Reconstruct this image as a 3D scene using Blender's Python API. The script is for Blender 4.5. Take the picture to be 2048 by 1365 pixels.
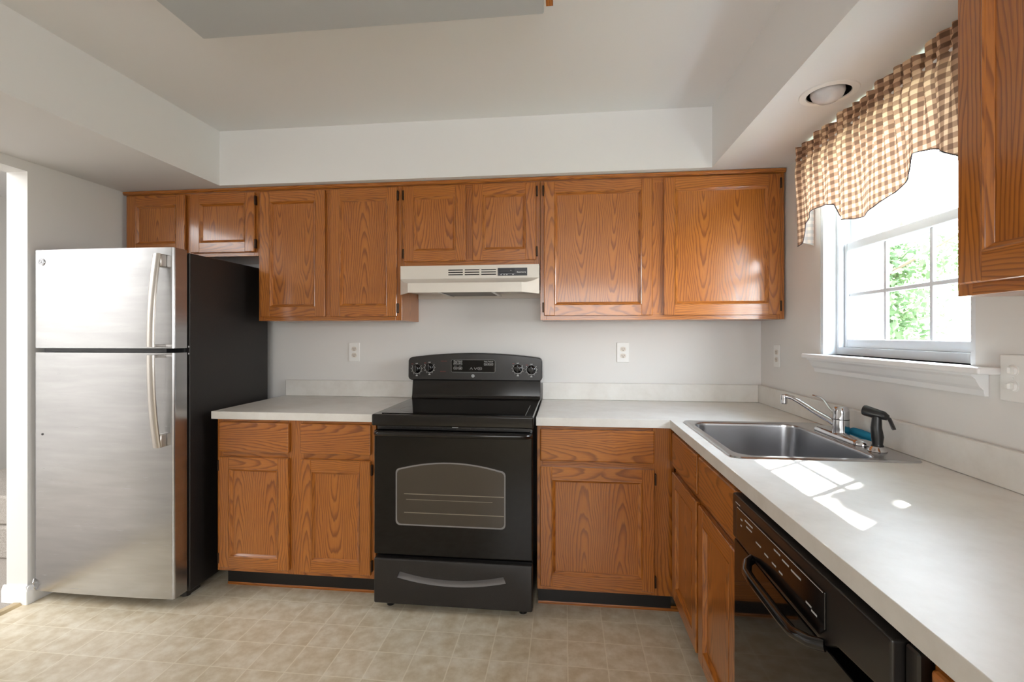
import bpy, bmesh, math, random
from mathutils import Vector, Matrix, noise as mnoise
R = math.radians
random.seed(7)
for o in list(bpy.data.objects):
    bpy.data.objects.remove(o)
SC = bpy.context.scene
COL = SC.collection

# ------------------------------------------------------------------ camera, world, lights, exposure
cam_d = bpy.data.cameras.new('camera'); cam = bpy.data.objects.new('camera', cam_d); COL.objects.link(cam)
cam_d.sensor_fit = 'HORIZONTAL'; cam_d.sensor_width = 36.0; cam_d.lens = 952.2 / 2048 * 36
cam_d.shift_y = -(682.5 - 669.7) / 2048; cam_d.clip_start = 0.02
cam.location = (0, -2.8367, 1.2974); cam.rotation_euler = (R(90), 0, R(6.32))
SC.camera = cam
SC.view_settings.view_transform = 'Standard'; SC.view_settings.look = 'None'
SC.view_settings.gamma = 1.0; SC.view_settings.use_curve_mapping = False
SC.view_settings.exposure = 0.5
try:
    SC.cycles.use_denoising = True; SC.cycles.denoiser = 'OPENIMAGEDENOISE'
    SC.cycles.max_bounces = 12; SC.cycles.diffuse_bounces = 6; SC.cycles.transparent_max_bounces = 16
    SC.cycles.sample_clamp_indirect = 6.0; SC.cycles.caustics_reflective = True; SC.cycles.caustics_refractive = False
except Exception:
    pass
wd = bpy.data.worlds.new('daylight'); SC.world = wd; wd.use_nodes = True
wn = wd.node_tree; wn.nodes.clear()
wo = wn.nodes.new('ShaderNodeOutputWorld'); wb = wn.nodes.new('ShaderNodeBackground')
tc = wn.nodes.new('ShaderNodeTexCoord'); sx = wn.nodes.new('ShaderNodeSeparateXYZ'); rp = wn.nodes.new('ShaderNodeValToRGB')
rp.color_ramp.elements[0].position = 0.0; rp.color_ramp.elements[0].color = (1.0, 1.0, 1.0, 1)
rp.color_ramp.elements[1].position = 0.9; rp.color_ramp.elements[1].color = (0.62, 0.78, 1.0, 1)
wn.links.new(tc.outputs['Generated'], sx.inputs[0]); wn.links.new(sx.outputs['Z'], rp.inputs[0])
wn.links.new(rp.outputs[0], wb.inputs['Color']); wb.inputs['Strength'].default_value = 21.0
wn.links.new(wb.outputs[0], wo.inputs[0])

def area(name, loc, aim, sx_, sy_, watts, col=(1, 1, 1), portal=False):
    d = bpy.data.lights.new(name, 'AREA'); d.shape = 'RECTANGLE'; d.size = sx_; d.size_y = sy_; d.energy = watts; d.color = col
    o = bpy.data.objects.new(name, d); COL.objects.link(o); o.location = loc
    o.rotation_euler = Vector(aim).to_track_quat('-Z', 'Y').to_euler()
    if portal: d.cycles.is_portal = True
    return o
sun_d = bpy.data.lights.new('sun', 'SUN'); sun = bpy.data.objects.new('sun', sun_d); COL.objects.link(sun)
sun_d.energy = 75.0; sun_d.angle = R(0.53); sun_d.color = (1.0, 0.98, 0.95)
SUNV = Vector((-1, -0.82, -1.09)); sun.rotation_euler = SUNV.to_track_quat('-Z', 'Y').to_euler(); sun.location = (8, 6, 9)
area('window_portal', (1.33, -1.025, 1.62), (-1, 0, 0), 0.86, 0.86, 1, portal=True)
area('rear_fill', (0.1, -5.15, 1.1), (0, 1, -0.42), 2.0, 1.9, 66, (0.96, 0.985, 1.0))  # added fill lamp behind the camera; the rear wall is solid, without a door
area('hall_daylight', (-3.7, -2.7, 2.40), (0, 0, -1), 1.3, 2.4, 75, (0.97, 0.985, 1.0))

# ------------------------------------------------------------------ materials
def lin(r, g, b):
    f = lambda c: (c / 255 / 12.92) if c <= 10 else (((c / 255) + 0.055) / 1.055) ** 2.4
    return (f(r), f(g), f(b), 1)
def mat(name, rgb, rough=0.5, metal=0.0, coat=0.0, spec=0.5, aniso=0.0, trans=0.0):
    m = bpy.data.materials.new(name); m.use_nodes = True
    b = m.node_tree.nodes['Principled BSDF']
    b.inputs['Base Color'].default_value = rgb if len(rgb) == 4 else lin(*rgb)
    b.inputs['Roughness'].default_value = rough; b.inputs['Metallic'].default_value = metal
    b.inputs['Coat Weight'].default_value = coat; b.inputs['Coat Roughness'].default_value = 0.12
    b.inputs['Specular IOR Level'].default_value = spec; b.inputs['Anisotropic'].default_value = aniso
    return m
def NT(m): return m.node_tree, m.node_tree.nodes['Principled BSDF']
def N(nt, t, **kw):
    n = nt.nodes.new(t)
    for k, v in kw.items(): setattr(n, k, v)
    return n
def MA(nt, op, a, b=None, c=None, clamp=False):
    n = nt.nodes.new('ShaderNodeMath'); n.operation = op; n.use_clamp = clamp
    for i, v in enumerate((a, b, c)):
        if v is None: continue
        if isinstance(v, (int, float)): n.inputs[i].default_value = v
        else: nt.links.new(v, n.inputs[i])
    return n.outputs[0]
def RAMP(nt, fac, stops):
    n = nt.nodes.new('ShaderNodeValToRGB'); e = n.color_ramp.elements
    while len(e) > len(stops): e.remove(e[-1])
    while len(e) < len(stops): e.new(0.5)
    for el, (p, c) in zip(e, stops): el.position = p; el.color = c if len(c) == 4 else lin(*c)
    nt.links.new(fac, n.inputs[0]); return n.outputs[0]
def MIX(nt, fac, a, b, mode='MIX'):
    n = nt.nodes.new('ShaderNodeMix'); n.data_type = 'RGBA'; n.blend_type = mode
    for i, v in ((0, fac), (6, a), (7, b)):
        if isinstance(v, (int, float)): n.inputs[i].default_value = v
        elif isinstance(v, tuple): n.inputs[i].default_value = v
        else: nt.links.new(v, n.inputs[i])
    return n.outputs[2]
def NOISE(nt, vec, scale, detail=2.0, rough=0.5):
    n = nt.nodes.new('ShaderNodeTexNoise'); n.inputs['Scale'].default_value = scale
    n.inputs['Detail'].default_value = detail; n.inputs['Roughness'].default_value = rough
    nt.links.new(vec, n.inputs['Vector']); return n.outputs['Fac']
def COMB(nt, x, y, z=0.0):
    n = nt.nodes.new('ShaderNodeCombineXYZ')
    for i, v in enumerate((x, y, z)):
        if isinstance(v, (int, float)): n.inputs[i].default_value = v
        else: nt.links.new(v, n.inputs[i])
    return n.outputs[0]
def BUMP(nt, bsdf, h, strength=0.2, dist=0.002):
    n = nt.nodes.new('ShaderNodeBump'); n.inputs['Strength'].default_value = strength; n.inputs['Distance'].default_value = dist
    nt.links.new(h, n.inputs['Height']); nt.links.new(n.outputs[0], bsdf.inputs['Normal'])

def oak_material():
    m = mat('honey_oak', (170, 100, 45), 0.3, coat=0.6); nt, b = NT(m)
    uv = N(nt, 'ShaderNodeUVMap'); s = N(nt, 'ShaderNodeSeparateXYZ'); nt.links.new(uv.outputs[0], s.inputs[0])
    U, V = s.outputs[0], s.outputs[1]
    n1 = MA(nt, 'SUBTRACT', NOISE(nt, COMB(nt, MA(nt, 'MULTIPLY', U, 7.0), MA(nt, 'MULTIPLY', V, 2.2)), 1.0, 2), 0.5)
    n2 = MA(nt, 'SUBTRACT', NOISE(nt, COMB(nt, MA(nt, 'MULTIPLY', U, 30.0), MA(nt, 'MULTIPLY', V, 6.0), 3.3), 1.0, 3), 0.5)
    xx = MA(nt, 'PINGPONG', MA(nt, 'MULTIPLY_ADD', n1, 0.06, U), 0.085)
    d = MA(nt, 'MULTIPLY_ADD', MA(nt, 'PINGPONG', MA(nt, 'MULTIPLY_ADD', n1, 0.22, V), 0.75), 0.085, 0.004)
    r = MA(nt, 'SQRT', MA(nt, 'ADD', MA(nt, 'MULTIPLY', xx, xx), MA(nt, 'MULTIPLY', d, d)))
    ph = MA(nt, 'MULTIPLY_ADD', n2, 1.3, MA(nt, 'MULTIPLY', r, 112.0))
    fr = MA(nt, 'FRACT', ph)
    tone = RAMP(nt, fr, [(0.0, (177, 107, 37)), (0.5, (172, 101, 33)), (0.76, (126, 68, 19)), (0.87, (116, 61, 16)), (1.0, (177, 107, 37))])
    pore = NOISE(nt, COMB(nt, MA(nt, 'MULTIPLY', U, 420.0), MA(nt, 'MULTIPLY', V, 14.0), 1.7), 1.0, 2)
    pk = MA(nt, 'MULTIPLY', RAMP(nt, pore, [(0.52, (0, 0, 0, 1)), (0.66, (1, 1, 1, 1))]), 0.35)
    c1 = MIX(nt, pk, tone, lin(122, 66, 22))
    big = NOISE(nt, COMB(nt, MA(nt, 'MULTIPLY', U, 5.0), MA(nt, 'MULTIPLY', V, 0.7), 8.0), 1.0, 1)
    c2 = MIX(nt, 0.5, c1, RAMP(nt, big, [(0.3, (152, 84, 25)), (0.7, (188, 118, 44))]), 'MIX')
    nt.links.new(MIX(nt, 0.4, c1, c2), b.inputs['Base Color'])
    BUMP(nt, b, MA(nt, 'SUBTRACT', 1.0, pk), 0.12, 0.001)
    return m
OAK = oak_material()
def box_coords(nt):
    t = N(nt, 'ShaderNodeTexCoord'); return t.outputs['Object']
def wall_material(name, rgb, rough=0.65):
    m = mat(name, rgb, rough, spec=0.3); nt, b = NT(m)
    g = N(nt, 'ShaderNodeNewGeometry'); BUMP(nt, b, NOISE(nt, g.outputs['Position'], 180.0, 3), 0.06, 0.002); return m
WALL = wall_material('wall_paint', (226, 224, 221), 0.5)
CEIL = wall_material('ceiling_paint', (230, 229, 228), 0.75)
TRIM = mat('white_trim_paint', (240, 240, 240), 0.3)
VINYLW = mat('white_vinyl', (226, 229, 233), 0.3)
TOE = mat('black_toe_kick', (22, 20, 20), 0.35)
HINGE = mat('aged_bronze', (62, 46, 34), 0.4, 0.7)
BLACKG = mat('black_enamel', (15, 13, 13), 0.12, coat=0.2)
BLACKGL = mat('black_glass', (9, 8, 8), 0.045, coat=0.1, spec=0.35)
BLACKRING = mat('burner_print', (13, 12, 12), 0.08, spec=0.35)
BLACKS = mat('black_satin', (26, 23, 22), 0.34)
BLACKT = mat('black_textured', (30, 26, 24), 0.42); _nt, _b = NT(BLACKT); BUMP(_nt, _b, NOISE(_nt, box_coords(_nt), 420, 2), 0.5, 0.002)
BORDERLITGREY = mat('border_and_lit_slope_grey', (126, 122, 120), 0.5)  # oven window border, and the light painted onto the drawer pull slope
OVENGL = mat('oven_window_glass', (66, 59, 50), 0.12, coat=0.2)
RACK = mat('oven_rack_wire', (150, 142, 128), 0.35, 0.6)
CHROME = mat('chrome', (205, 205, 208), 0.09, 1.0)
SILVER = mat('silver_print', (190, 190, 190), 0.4)
WHITEP = mat('white_print', (225, 225, 222), 0.5)
REDP = mat('red_print', (150, 50, 40), 0.5)
ALMOND = mat('almond_enamel', (218, 211, 201), 0.3)
GRILLE = mat('grey_filter_mesh', (120, 112, 104), 0.5, 0.5)
DARKGREY = mat('dark_grey_plastic', (48, 48, 54), 0.35)
PLATE = mat('white_plate_plastic', (238, 237, 234), 0.35)
OUTL = mat('ivory_outlet_plastic', (222, 214, 203), 0.4)
SLOT = mat('outlet_slot', (30, 24, 20), 0.6)
RUBBER = mat('black_rubber', (20, 20, 22), 0.3)
SPONGE = mat('blue_sponge', (20, 128, 165), 0.9)
FROST = mat('frosted_bulb', (205, 203, 204), 0.2)
DIFF = mat('acrylic_diffuser', (186, 189, 190), 0.4)
METALSTRIP = mat('brass_threshold', (196, 176, 140), 0.35, 0.6)
def stainless(name, rgb, rough, axis, aniso=0.5, bump=0.05):
    m = mat(name, rgb, rough, 1.0, aniso=aniso); nt, b = NT(m)
    s = N(nt, 'ShaderNodeSeparateXYZ'); nt.links.new(box_coords(nt), s.inputs[0])
    k = [400.0, 400.0, 400.0]; k[axis] = 6.0
    v = COMB(nt, *[MA(nt, 'MULTIPLY', s.outputs[i], k[i]) for i in range(3)])
    n = NOISE(nt, v, 1.0, 2)
    nt.links.new(MA(nt, 'MULTIPLY_ADD', n, 0.016, rough - 0.008), b.inputs['Roughness'])
    BUMP(nt, b, n, bump, 0.0005); return m
def fridge_steel():
    m = stainless('brushed_steel_door', (208, 204, 200), 0.27, 0, 0.4, 0.002); nt, b = NT(m)
    s = N(nt, 'ShaderNodeSeparateXYZ'); nt.links.new(box_coords(nt), s.inputs[0])
    smear = NOISE(nt, COMB(nt, MA(nt, 'MULTIPLY', s.outputs[0], 2.5), 0.0, MA(nt, 'MULTIPLY', s.outputs[2], 22.0)), 1.0, 4, 0.6)
    nt.links.new(RAMP(nt, smear, [(0.35, (180, 180, 181)), (0.55, (187, 187, 188)), (0.75, (195, 195, 196))]), b.inputs['Base Color'])
    return m
STEEL = fridge_steel()
SINKST = stainless('sink_steel', (190, 190, 192), 0.22, 1, 0.3, 0.006)
HANDLE = stainless('handle_steel', (205, 200, 194), 0.3, 2, 0.3)
def counter_material():
    m = mat('cream_laminate', (226, 222, 212), 0.42); nt, b = NT(m)
    g = N(nt, 'ShaderNodeNewGeometry')
    n = NOISE(nt, g.outputs['Position'], 9.0, 6, 0.65)
    nt.links.new(RAMP(nt, n, [(0.3, (216, 212, 205)), (0.5, (224, 221, 215)), (0.72, (230, 228, 223))]), b.inputs['Base Color']); return m
LAM = counter_material()
def floor_material():
    m = mat('vinyl_floor', (190, 176, 155), 0.3); nt, b = NT(m)
    g = N(nt, 'ShaderNodeNewGeometry'); s = N(nt, 'ShaderNodeSeparateXYZ'); nt.links.new(g.outputs['Position'], s.inputs[0])
    T = 0.1545
    tx = MA(nt, 'DIVIDE', MA(nt, 'SUBTRACT', s.outputs[0], 0.012), T); ty = MA(nt, 'DIVIDE', MA(nt, 'ADD', s.outputs[1], 0.035), T)
    def edge(v): return MA(nt, 'ABSOLUTE', MA(nt, 'SUBTRACT', MA(nt, 'FRACT', v), 0.5))
    e = MA(nt, 'MAXIMUM', edge(tx), edge(ty))
    line = RAMP(nt, e, [(0.482, (0, 0, 0, 1)), (0.491, (1, 1, 1, 1))])
    cell = N(nt, 'ShaderNodeTexWhiteNoise'); cell.noise_dimensions = '2D'
    nt.links.new(COMB(nt, MA(nt, 'FLOOR', tx), MA(nt, 'FLOOR', ty)), cell.inputs['Vector'])
    va = N(nt, 'ShaderNodeVectorMath'); va.operation = 'MULTIPLY_ADD'
    nt.links.new(cell.outputs['Color'], va.inputs[0]); va.inputs[1].default_value = (3, 3, 3); nt.links.new(g.outputs['Position'], va.inputs[2])
    n = NOISE(nt, va.outputs[0], 17.0, 5, 0.6)
    base = RAMP(nt, n, [(0.3, (197, 180, 150)), (0.46, (209, 195, 169)), (0.6, (220, 209, 187)), (0.75, (230, 222, 204))])
    nt.links.new(MIX(nt, MA(nt, 'MULTIPLY', line, 0.6), base, lin(238, 229, 208)), b.inputs['Base Color'])
    nt.links.new(MA(nt, 'MULTIPLY_ADD', n, 0.15, 0.24), b.inputs['Roughness'])
    BUMP(nt, b, MA(nt, 'SUBTRACT', n, MA(nt, 'MULTIPLY', line, 0.5)), 0.12, 0.002); return m
FLOOR = floor_material()
def carpet_material():
    m = mat('grey_carpet', (168, 160, 152), 0.95); nt, b = NT(m)
    n = NOISE(nt, box_coords(nt), 260, 3); nt.links.new(RAMP(nt, n, [(0.3, (140, 132, 124)), (0.7, (186, 179, 171))]), b.inputs['Base Color'])
    BUMP(nt, b, n, 0.6, 0.004); return m
CARPET = carpet_material()
def glass_material():
    m = bpy.data.materials.new('window_glass'); m.use_nodes = True; nt = m.node_tree; nt.nodes.clear()
    o = N(nt, 'ShaderNodeOutputMaterial'); mx = N(nt, 'ShaderNodeMixShader'); t = N(nt, 'ShaderNodeBsdfTransparent'); g = N(nt, 'ShaderNodeBsdfGlossy')
    t.inputs[0].default_value = (0.97, 0.985, 0.98, 1); g.inputs['Roughness'].default_value = 0.02
    mx.inputs[0].default_value = 0.05
    nt.links.new(t.outputs[0], mx.inputs[1]); nt.links.new(g.outputs[0], mx.inputs[2]); nt.links.new(mx.outputs[0], o.inputs[0]); return m
GLASS = glass_material()
def gingham_material():
    m = bpy.data.materials.new('gingham_cotton'); m.use_nodes = True; nt = m.node_tree; nt.nodes.clear()
    o = N(nt, 'ShaderNodeOutputMaterial'); uv = N(nt, 'ShaderNodeUVMap'); s = N(nt, 'ShaderNodeSeparateXYZ'); nt.links.new(uv.outputs[0], s.inputs[0])
    P = 0.0285
    def band(v):
        f = MA(nt, 'FRACT', MA(nt, 'DIVIDE', v, P)); a = MA(nt, 'ABSOLUTE', MA(nt, 'SUBTRACT', f, 0.5))
        return RAMP(nt, a, [(0.24, (1, 1, 1, 1)), (0.28, (0, 0, 0, 1))])
    bx, by = band(s.outputs[0]), band(s.outputs[1])
    k = MA(nt, 'MULTIPLY', MA(nt, 'ADD', bx, by), 0.5)
    col = RAMP(nt, k, [(0.0, (238, 206, 174)), (0.5, (176, 140, 116)), (1.0, (122, 94, 78))])
    weave = NOISE(nt, COMB(nt, MA(nt, 'MULTIPLY', s.outputs[0], 900), MA(nt, 'MULTIPLY', s.outputs[1], 900)), 1.0, 1)
    col = MIX(nt, MA(nt, 'MULTIPLY', weave, 0.15), col, lin(120, 95, 75))
    geo = N(nt, 'ShaderNodeNewGeometry')
    c2 = MIX(nt, geo.outputs['Backfacing'], col, MIX(nt, 0.72, col, lin(240, 238, 236)))
    d = N(nt, 'ShaderNodeBsdfDiffuse'); t = N(nt, 'ShaderNodeBsdfTranslucent'); mx = N(nt, 'ShaderNodeMixShader'); mx.inputs[0].default_value = 0.32
    nt.links.new(c2, d.inputs[0]); nt.links.new(col, t.inputs[0])
    nt.links.new(d.outputs[0], mx.inputs[1]); nt.links.new(t.outputs[0], mx.inputs[2]); nt.links.new(mx.outputs[0], o.inputs[0]); return m
GING = gingham_material()
def leaf_material(name, rgb):
    m = bpy.data.materials.new(name); m.use_nodes = True; nt = m.node_tree; nt.nodes.clear()
    o = N(nt, 'ShaderNodeOutputMaterial'); d = N(nt, 'ShaderNodeBsdfDiffuse'); t = N(nt, 'ShaderNodeBsdfTranslucent'); mx = N(nt, 'ShaderNodeMixShader'); mx.inputs[0].default_value = 0.5
    d.inputs[0].default_value = lin(*rgb); t.inputs[0].default_value = lin(*[min(255, int(c * 1.15)) for c in rgb])
    nt.links.new(d.outputs[0], mx.inputs[1]); nt.links.new(t.outputs[0], mx.inputs[2]); nt.links.new(mx.outputs[0], o.inputs[0]); return m
LEAF1 = leaf_material('spring_leaf', (92, 112, 82)); LEAF2 = leaf_material('summer_leaf', (84, 106, 74))
BARK = mat('tree_bark', (110, 96, 82), 0.9)
GRASS = mat('lawn', (96, 104, 80), 0.95)

# ------------------------------------------------------------------ mesh helpers
ORG = {}
def put(o, parent=None):
    COL.objects.link(o)
    if parent is not None:
        o.parent = parent; ORG[o.name] = ORG[parent.name]
    return o
def thing(name, label, cat, loc=(0, 0, 0), group=None):
    o = bpy.data.objects.new(name, None); COL.objects.link(o); o.location = loc; o.empty_display_size = 0.1
    ORG[o.name] = Vector(loc); o['label'] = label; o['category'] = cat
    if group: o['group'] = group
    return o
def tag(o, label, cat, group=None, kind=None):
    o['label'] = label; o['category'] = cat
    if group: o['group'] = group
    if kind: o['kind'] = kind
    return o
class MB:
    """collects primitives in world coordinates, then links them as one mesh object"""
    def __init__(s): s.bm = bmesh.new(); s.uv = s.bm.loops.layers.uv.new('UVMap')
    def _merge(s, t, grain=None, uc=None, mi=0, off=None):
        u = t.loops.layers.uv.verify() if grain is not None else None
        if grain is not None:
            if off is None: off = (random.uniform(0, 3.4), random.uniform(0, 1.1))
            for f in t.faces:
                n = [abs(c) for c in f.normal]; dn = n.index(max(n))
                oth = [i for i in range(3) if i not in (dn, grain)]
                for l in f.loops:
                    c = l.vert.co
                    l[u].uv = (c[oth[0]] + off[0], c[grain if dn != grain else oth[-1]] + off[1])
        for f in t.faces: f.material_index = mi
        me = bpy.data.meshes.new('tmp'); t.to_mesh(me); t.free(); s.bm.from_mesh(me); bpy.data.meshes.remove(me)
    def box(s, x0, x1, y0, y1, z0, z1, bev=0.0, grain=None, seg=1, mi=0, off=None):
        t = bmesh.new()
        if grain is not None: t.loops.layers.uv.new('UVMap')
        bmesh.ops.create_cube(t, size=1)
        a = Vector((min(x0, x1), min(y0, y1), min(z0, z1))); b = Vector((max(x0, x1), max(y0, y1), max(z0, z1)))
        for v in t.verts: v.co = Vector([a[i] + (v.co[i] + 0.5) * (b[i] - a[i]) for i in range(3)])
        if bev: bmesh.ops.bevel(t, geom=t.edges[:], offset=bev, segments=seg, affect='EDGES', profile=0.5)
        t.normal_update(); s._merge(t, grain, mi=mi, off=off); return s
    def prism(s, pts, axis, a, b, bev=0.0, grain=None, seg=2, mi=0):
        """pts: 2-D outline in the two other axes (kept in xyz order); extruded from a to b along axis"""
        t = bmesh.new()
        if grain is not None: t.loops.layers.uv.new('UVMap')
        oth = [i for i in range(3) if i != axis]
        def mk(h):
            r = []
            for p in pts:
                c = [0, 0, 0]; c[oth[0]] = p[0]; c[oth[1]] = p[1]; c[axis] = h; r.append(t.verts.new(c))
            return r
        A, B = mk(a), mk(b); n = len(pts)
        t.faces.new(A); t.faces.new(B[::-1])
        for i in range(n): t.faces.new((A[i], B[i], B[(i + 1) % n], A[(i + 1) % n]))
        bmesh.ops.recalc_face_normals(t, faces=t.faces[:])
        if bev:
            es = [e for e in t.edges if e.calc_face_angle(0) > 0.4]
            bmesh.ops.bevel(t, geom=es, offset=bev, segments=seg, affect='EDGES', profile=0.5)
        t.normal_update(); s._merge(t, grain, mi=mi); return s
    def loops(s, rings, closed=True, cap0=False, cap1=False, mi=0):
        t = bmesh.new(); vs = [[t.verts.new(p) for p in r] for r in rings]; n = len(rings[0])
        for a, b in zip(vs[:-1], vs[1:]):
            for i in range(n if closed else n - 1):
                j = (i + 1) % n; t.faces.new((a[i], a[j], b[j], b[i]))
        if cap0: t.faces.new(vs[0][::-1])
        if cap1: t.faces.new(vs[-1])
        if cap0 and cap1: bmesh.ops.recalc_face_normals(t, faces=t.faces[:])
        t.normal_update(); s._merge(t, mi=mi); return s
    def tube(s, path, rad, n=12, flat=None, up=(0, 0, 1), mi=0):
        """swept round (or elliptic: flat=(w,h)) section along path; rad may be a list"""
        P = [Vector(p) for p in path]; rings = []
        for i, p in enumerate(P):
            d = (P[min(i + 1, len(P) - 1)] - P[max(i - 1, 0)]).normalized()
            u = Vector(up); side = d.cross(u)
            if side.length < 1e-4: side = d.cross(Vector((1, 0, 0)))
            side.normalize(); w = side.cross(d).normalized()
            r = rad[i] if isinstance(rad, (list, tuple)) else rad
            fw, fh = flat if flat else (1, 1)
            rings.append([p + side * (math.cos(2 * math.pi * k / n) * r * fw) + w * (math.sin(2 * math.pi * k / n) * r * fh) for k in range(n)])
        return s.loops(rings, True, True, True, mi=mi)
    def lathe(s, prof, c, axis=2, n=24, sign=1, cap0=True, cap1=True, mi=0):
        """prof: (radius, height) pairs around an axis through c"""
        rings = []
        o = [i for i in range(3) if i != axis]
        for r, h in prof:
            ring = []
            for k in range(n):
                q = [0, 0, 0]; a = 2 * math.pi * k / n
                q[o[0]] = c[o[0]] + r * math.cos(a); q[o[1]] = c[o[1]] + r * math.sin(a); q[axis] = c[axis] + sign * h; ring.append(Vector(q))
            rings.append(ring)
        return s.loops(rings, True, cap0, cap1, mi=mi)
    def quad(s, pts, grain=None, off=None, mi=0):
        t = bmesh.new()
        if grain is not None: t.loops.layers.uv.new('UVMap')
        t.faces.new([t.verts.new(p) for p in pts]); t.normal_update(); s._merge(t, grain, mi=mi, off=off); return s
    def build(s, name, m, parent=None, smooth=None, weighted=False):
        me = bpy.data.meshes.new(name)
        if smooth:
            for f in s.bm.faces: f.smooth = True
            for e in s.bm.edges:
                if len(e.link_faces) == 2 and e.calc_face_angle(0) > R(smooth): e.smooth = False
        org = ORG[parent.name] if parent is not None else Vector((0, 0, 0))
        bmesh.ops.translate(s.bm, verts=s.bm.verts[:], vec=-org)
        s.bm.to_mesh(me); s.bm.free()
        for mm in (m if isinstance(m, (list, tuple)) else [m]): me.materials.append(mm)
        o = bpy.data.objects.new(name, me); put(o, parent)
        if smooth:
            wm = o.modifiers.new('wn', 'WEIGHTED_NORMAL'); wm.keep_sharp = True
        if parent is None: ORG[o.name] = Vector((0, 0, 0))
        return o
def struct(o): o['kind'] = 'structure'; return o
def cut(o, cutter):
    md = o.modifiers.new('cut', 'BOOLEAN'); md.operation = 'DIFFERENCE'; md.object = cutter; md.solver = 'EXACT'
    bpy.context.view_layer.update(); dg = bpy.context.evaluated_depsgraph_get()
    me = bpy.data.meshes.new_from_object(o.evaluated_get(dg)); o.modifiers.clear(); o.data = me
    bpy.data.objects.remove(cutter)
def text(name, body, loc, size, m, parent, rot=(R(90), 0, 0), align='CENTER'):
    c = bpy.data.curves.new(name, 'FONT'); c.body = body; c.size = size; c.align_x = align; c.align_y = 'CENTER'; c.extrude = 0.0003
    f_ = bpy.data.objects.new('tmp', c); COL.objects.link(f_); bpy.context.view_layer.update()
    me = bpy.data.meshes.new_from_object(f_.evaluated_get(bpy.context.evaluated_depsgraph_get())); bpy.data.objects.remove(f_); bpy.data.curves.remove(c)
    me.materials.clear(); me.materials.append(m)
    o = bpy.data.objects.new(name, me); put(o, parent)
    o.location = Vector(loc) - ORG[parent.name]; o.rotation_euler = rot; return o
def rrect(x0, x1, y0, y1, r, n=6):
    out = []
    for cx, cy, a0 in ((x1 - r, y1 - r, 0), (x0 + r, y1 - r, 90), (x0 + r, y0 + r, 180), (x1 - r, y0 + r, 270)):
        for k in range(n + 1):
            a = R(a0 + 90 * k / n); out.append((cx + r * math.cos(a), cy + r * math.sin(a)))
    return out

# ------------------------------------------------------------------ the room
W = 1.105; LX = -2.575; CZ = 2.438; SZ = 2.134; RY = -5.2
JY = -0.812; JY2 = -1.66; DH = 2.085; HX = LX - 0.115
struct(MB().box(LX - 0.02, W + 0.1, RY, 0.0, -0.1, 0.0).build('floor', FLOOR))
struct(MB().box(-4.6, LX - 0.02, -4.2, 2.2, -0.1, 0.004).build('floor', CARPET))
struct(MB().box(LX - 0.12, W + 0.25, RY - 0.1, 0.12, CZ, CZ + 0.1).build('ceiling', CEIL))
struct(MB().box(LX, W + 0.25, 0.0, 0.12, -0.1, CZ).build('wall_back', WALL))
WY0, WY1, WZ0, WZ1 = -0.632, -1.418, 1.213, 2.09      # kitchen window opening
w = MB(); XW = W + 0.20
w.box(W, XW, 0.0, WY0, -0.1, CZ); w.box(W, XW, WY1, RY, -0.1, CZ)
w.box(W, XW, WY0, WY1, -0.1, WZ0); w.box(W, XW, WY0, WY1, WZ1, CZ)
struct(w.build('wall_right', WALL))
w = MB(); w.box(HX, LX, 0.12, JY, -0.1, CZ); w.box(HX, LX, JY, JY2, DH, CZ); w.box(HX, LX, JY2, RY, -0.1, CZ)
struct(w.build('wall_left', WALL))
w = MB(); w.box(LX, W + 0.2, RY - 0.1, RY, -0.1, CZ)
struct(w.build('wall_rear', WALL))
# soffits
struct(MB().box(LX, -1.925, 0.0, -4.6, SZ, CZ).build('ceiling_soffit', CEIL))
struct(MB().box(-1.925, 0.732, 0.0, -0.362, SZ, CZ).build('ceiling_soffit', CEIL))
sof = struct(MB().box(0.732, W, 0.0, -4.6, SZ, CZ).build('ceiling_soffit', CEIL))
CL = (0.908, -1.078)
c_ = MB().lathe([(0.0665, -0.05), (0.0665, 0.14)], (CL[0], CL[1], SZ), 2, 40).build('cutter', CEIL); cut(sof, c_)
# hall beyond the doorway
w = MB(); w.box(-4.7, -4.6, -4.2, 2.2, 0, CZ); w.box(-4.6, LX, 2.2, 2.3, 0, CZ); w.box(-4.6, HX, -4.3, -4.2, 0, CZ); w.box(HX, LX, 0.12, 2.2, 0, CZ)
struct(w.build('wall_hall', WALL))
struct(MB().box(-4.6, HX, -4.2, 2.2, CZ, CZ + 0.1).build('ceiling', CEIL))
w = MB()
w.prism([(LX, 0.0), (LX + 0.014, 0.0), (LX + 0.014, 0.062), (LX + 0.006, 0.085), (LX, 0.085)], 1, -0.02, JY - 0.012)
w.prism([(JY, 0.0), (JY - 0.014, 0.0), (JY - 0.014, 0.062), (JY - 0.006, 0.085), (JY, 0.085)], 0, HX - 0.012, LX + 0.012)
w.box(LX, LX + 0.014, JY2, RY, 0, 0.085)
struct(w.build('baseboard_left', TRIM))
th = MB().prism([(LX - 0.062, 0.0), (LX - 0.055, 0.009), (LX - 0.02, 0.011), (LX - 0.008, 0.0)], 1, JY - 0.016, JY2).build('threshold_strip', METALSTRIP)
tag(th, 'pale metal threshold strip between the vinyl floor and the hall carpet', 'threshold')
t = thing('carpeted_step', 'grey carpeted step with white side board through the doorway', 'step', (-3.2, 0.0, 0.004))
MB().box(-3.9, -2.83, -0.44, 0.6, 0.004, 0.19, 0.012).build('riser', CARPET, t)
MB().box(-3.9, -2.83, -0.42, 0.6, 0.19, 0.36, 0.012).build('riser', CARPET, t)
MB().box(-2.828, -2.80, -0.47, 0.6, 0.004, 0.42, 0.003).build('side_board', TRIM, t)

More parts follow.
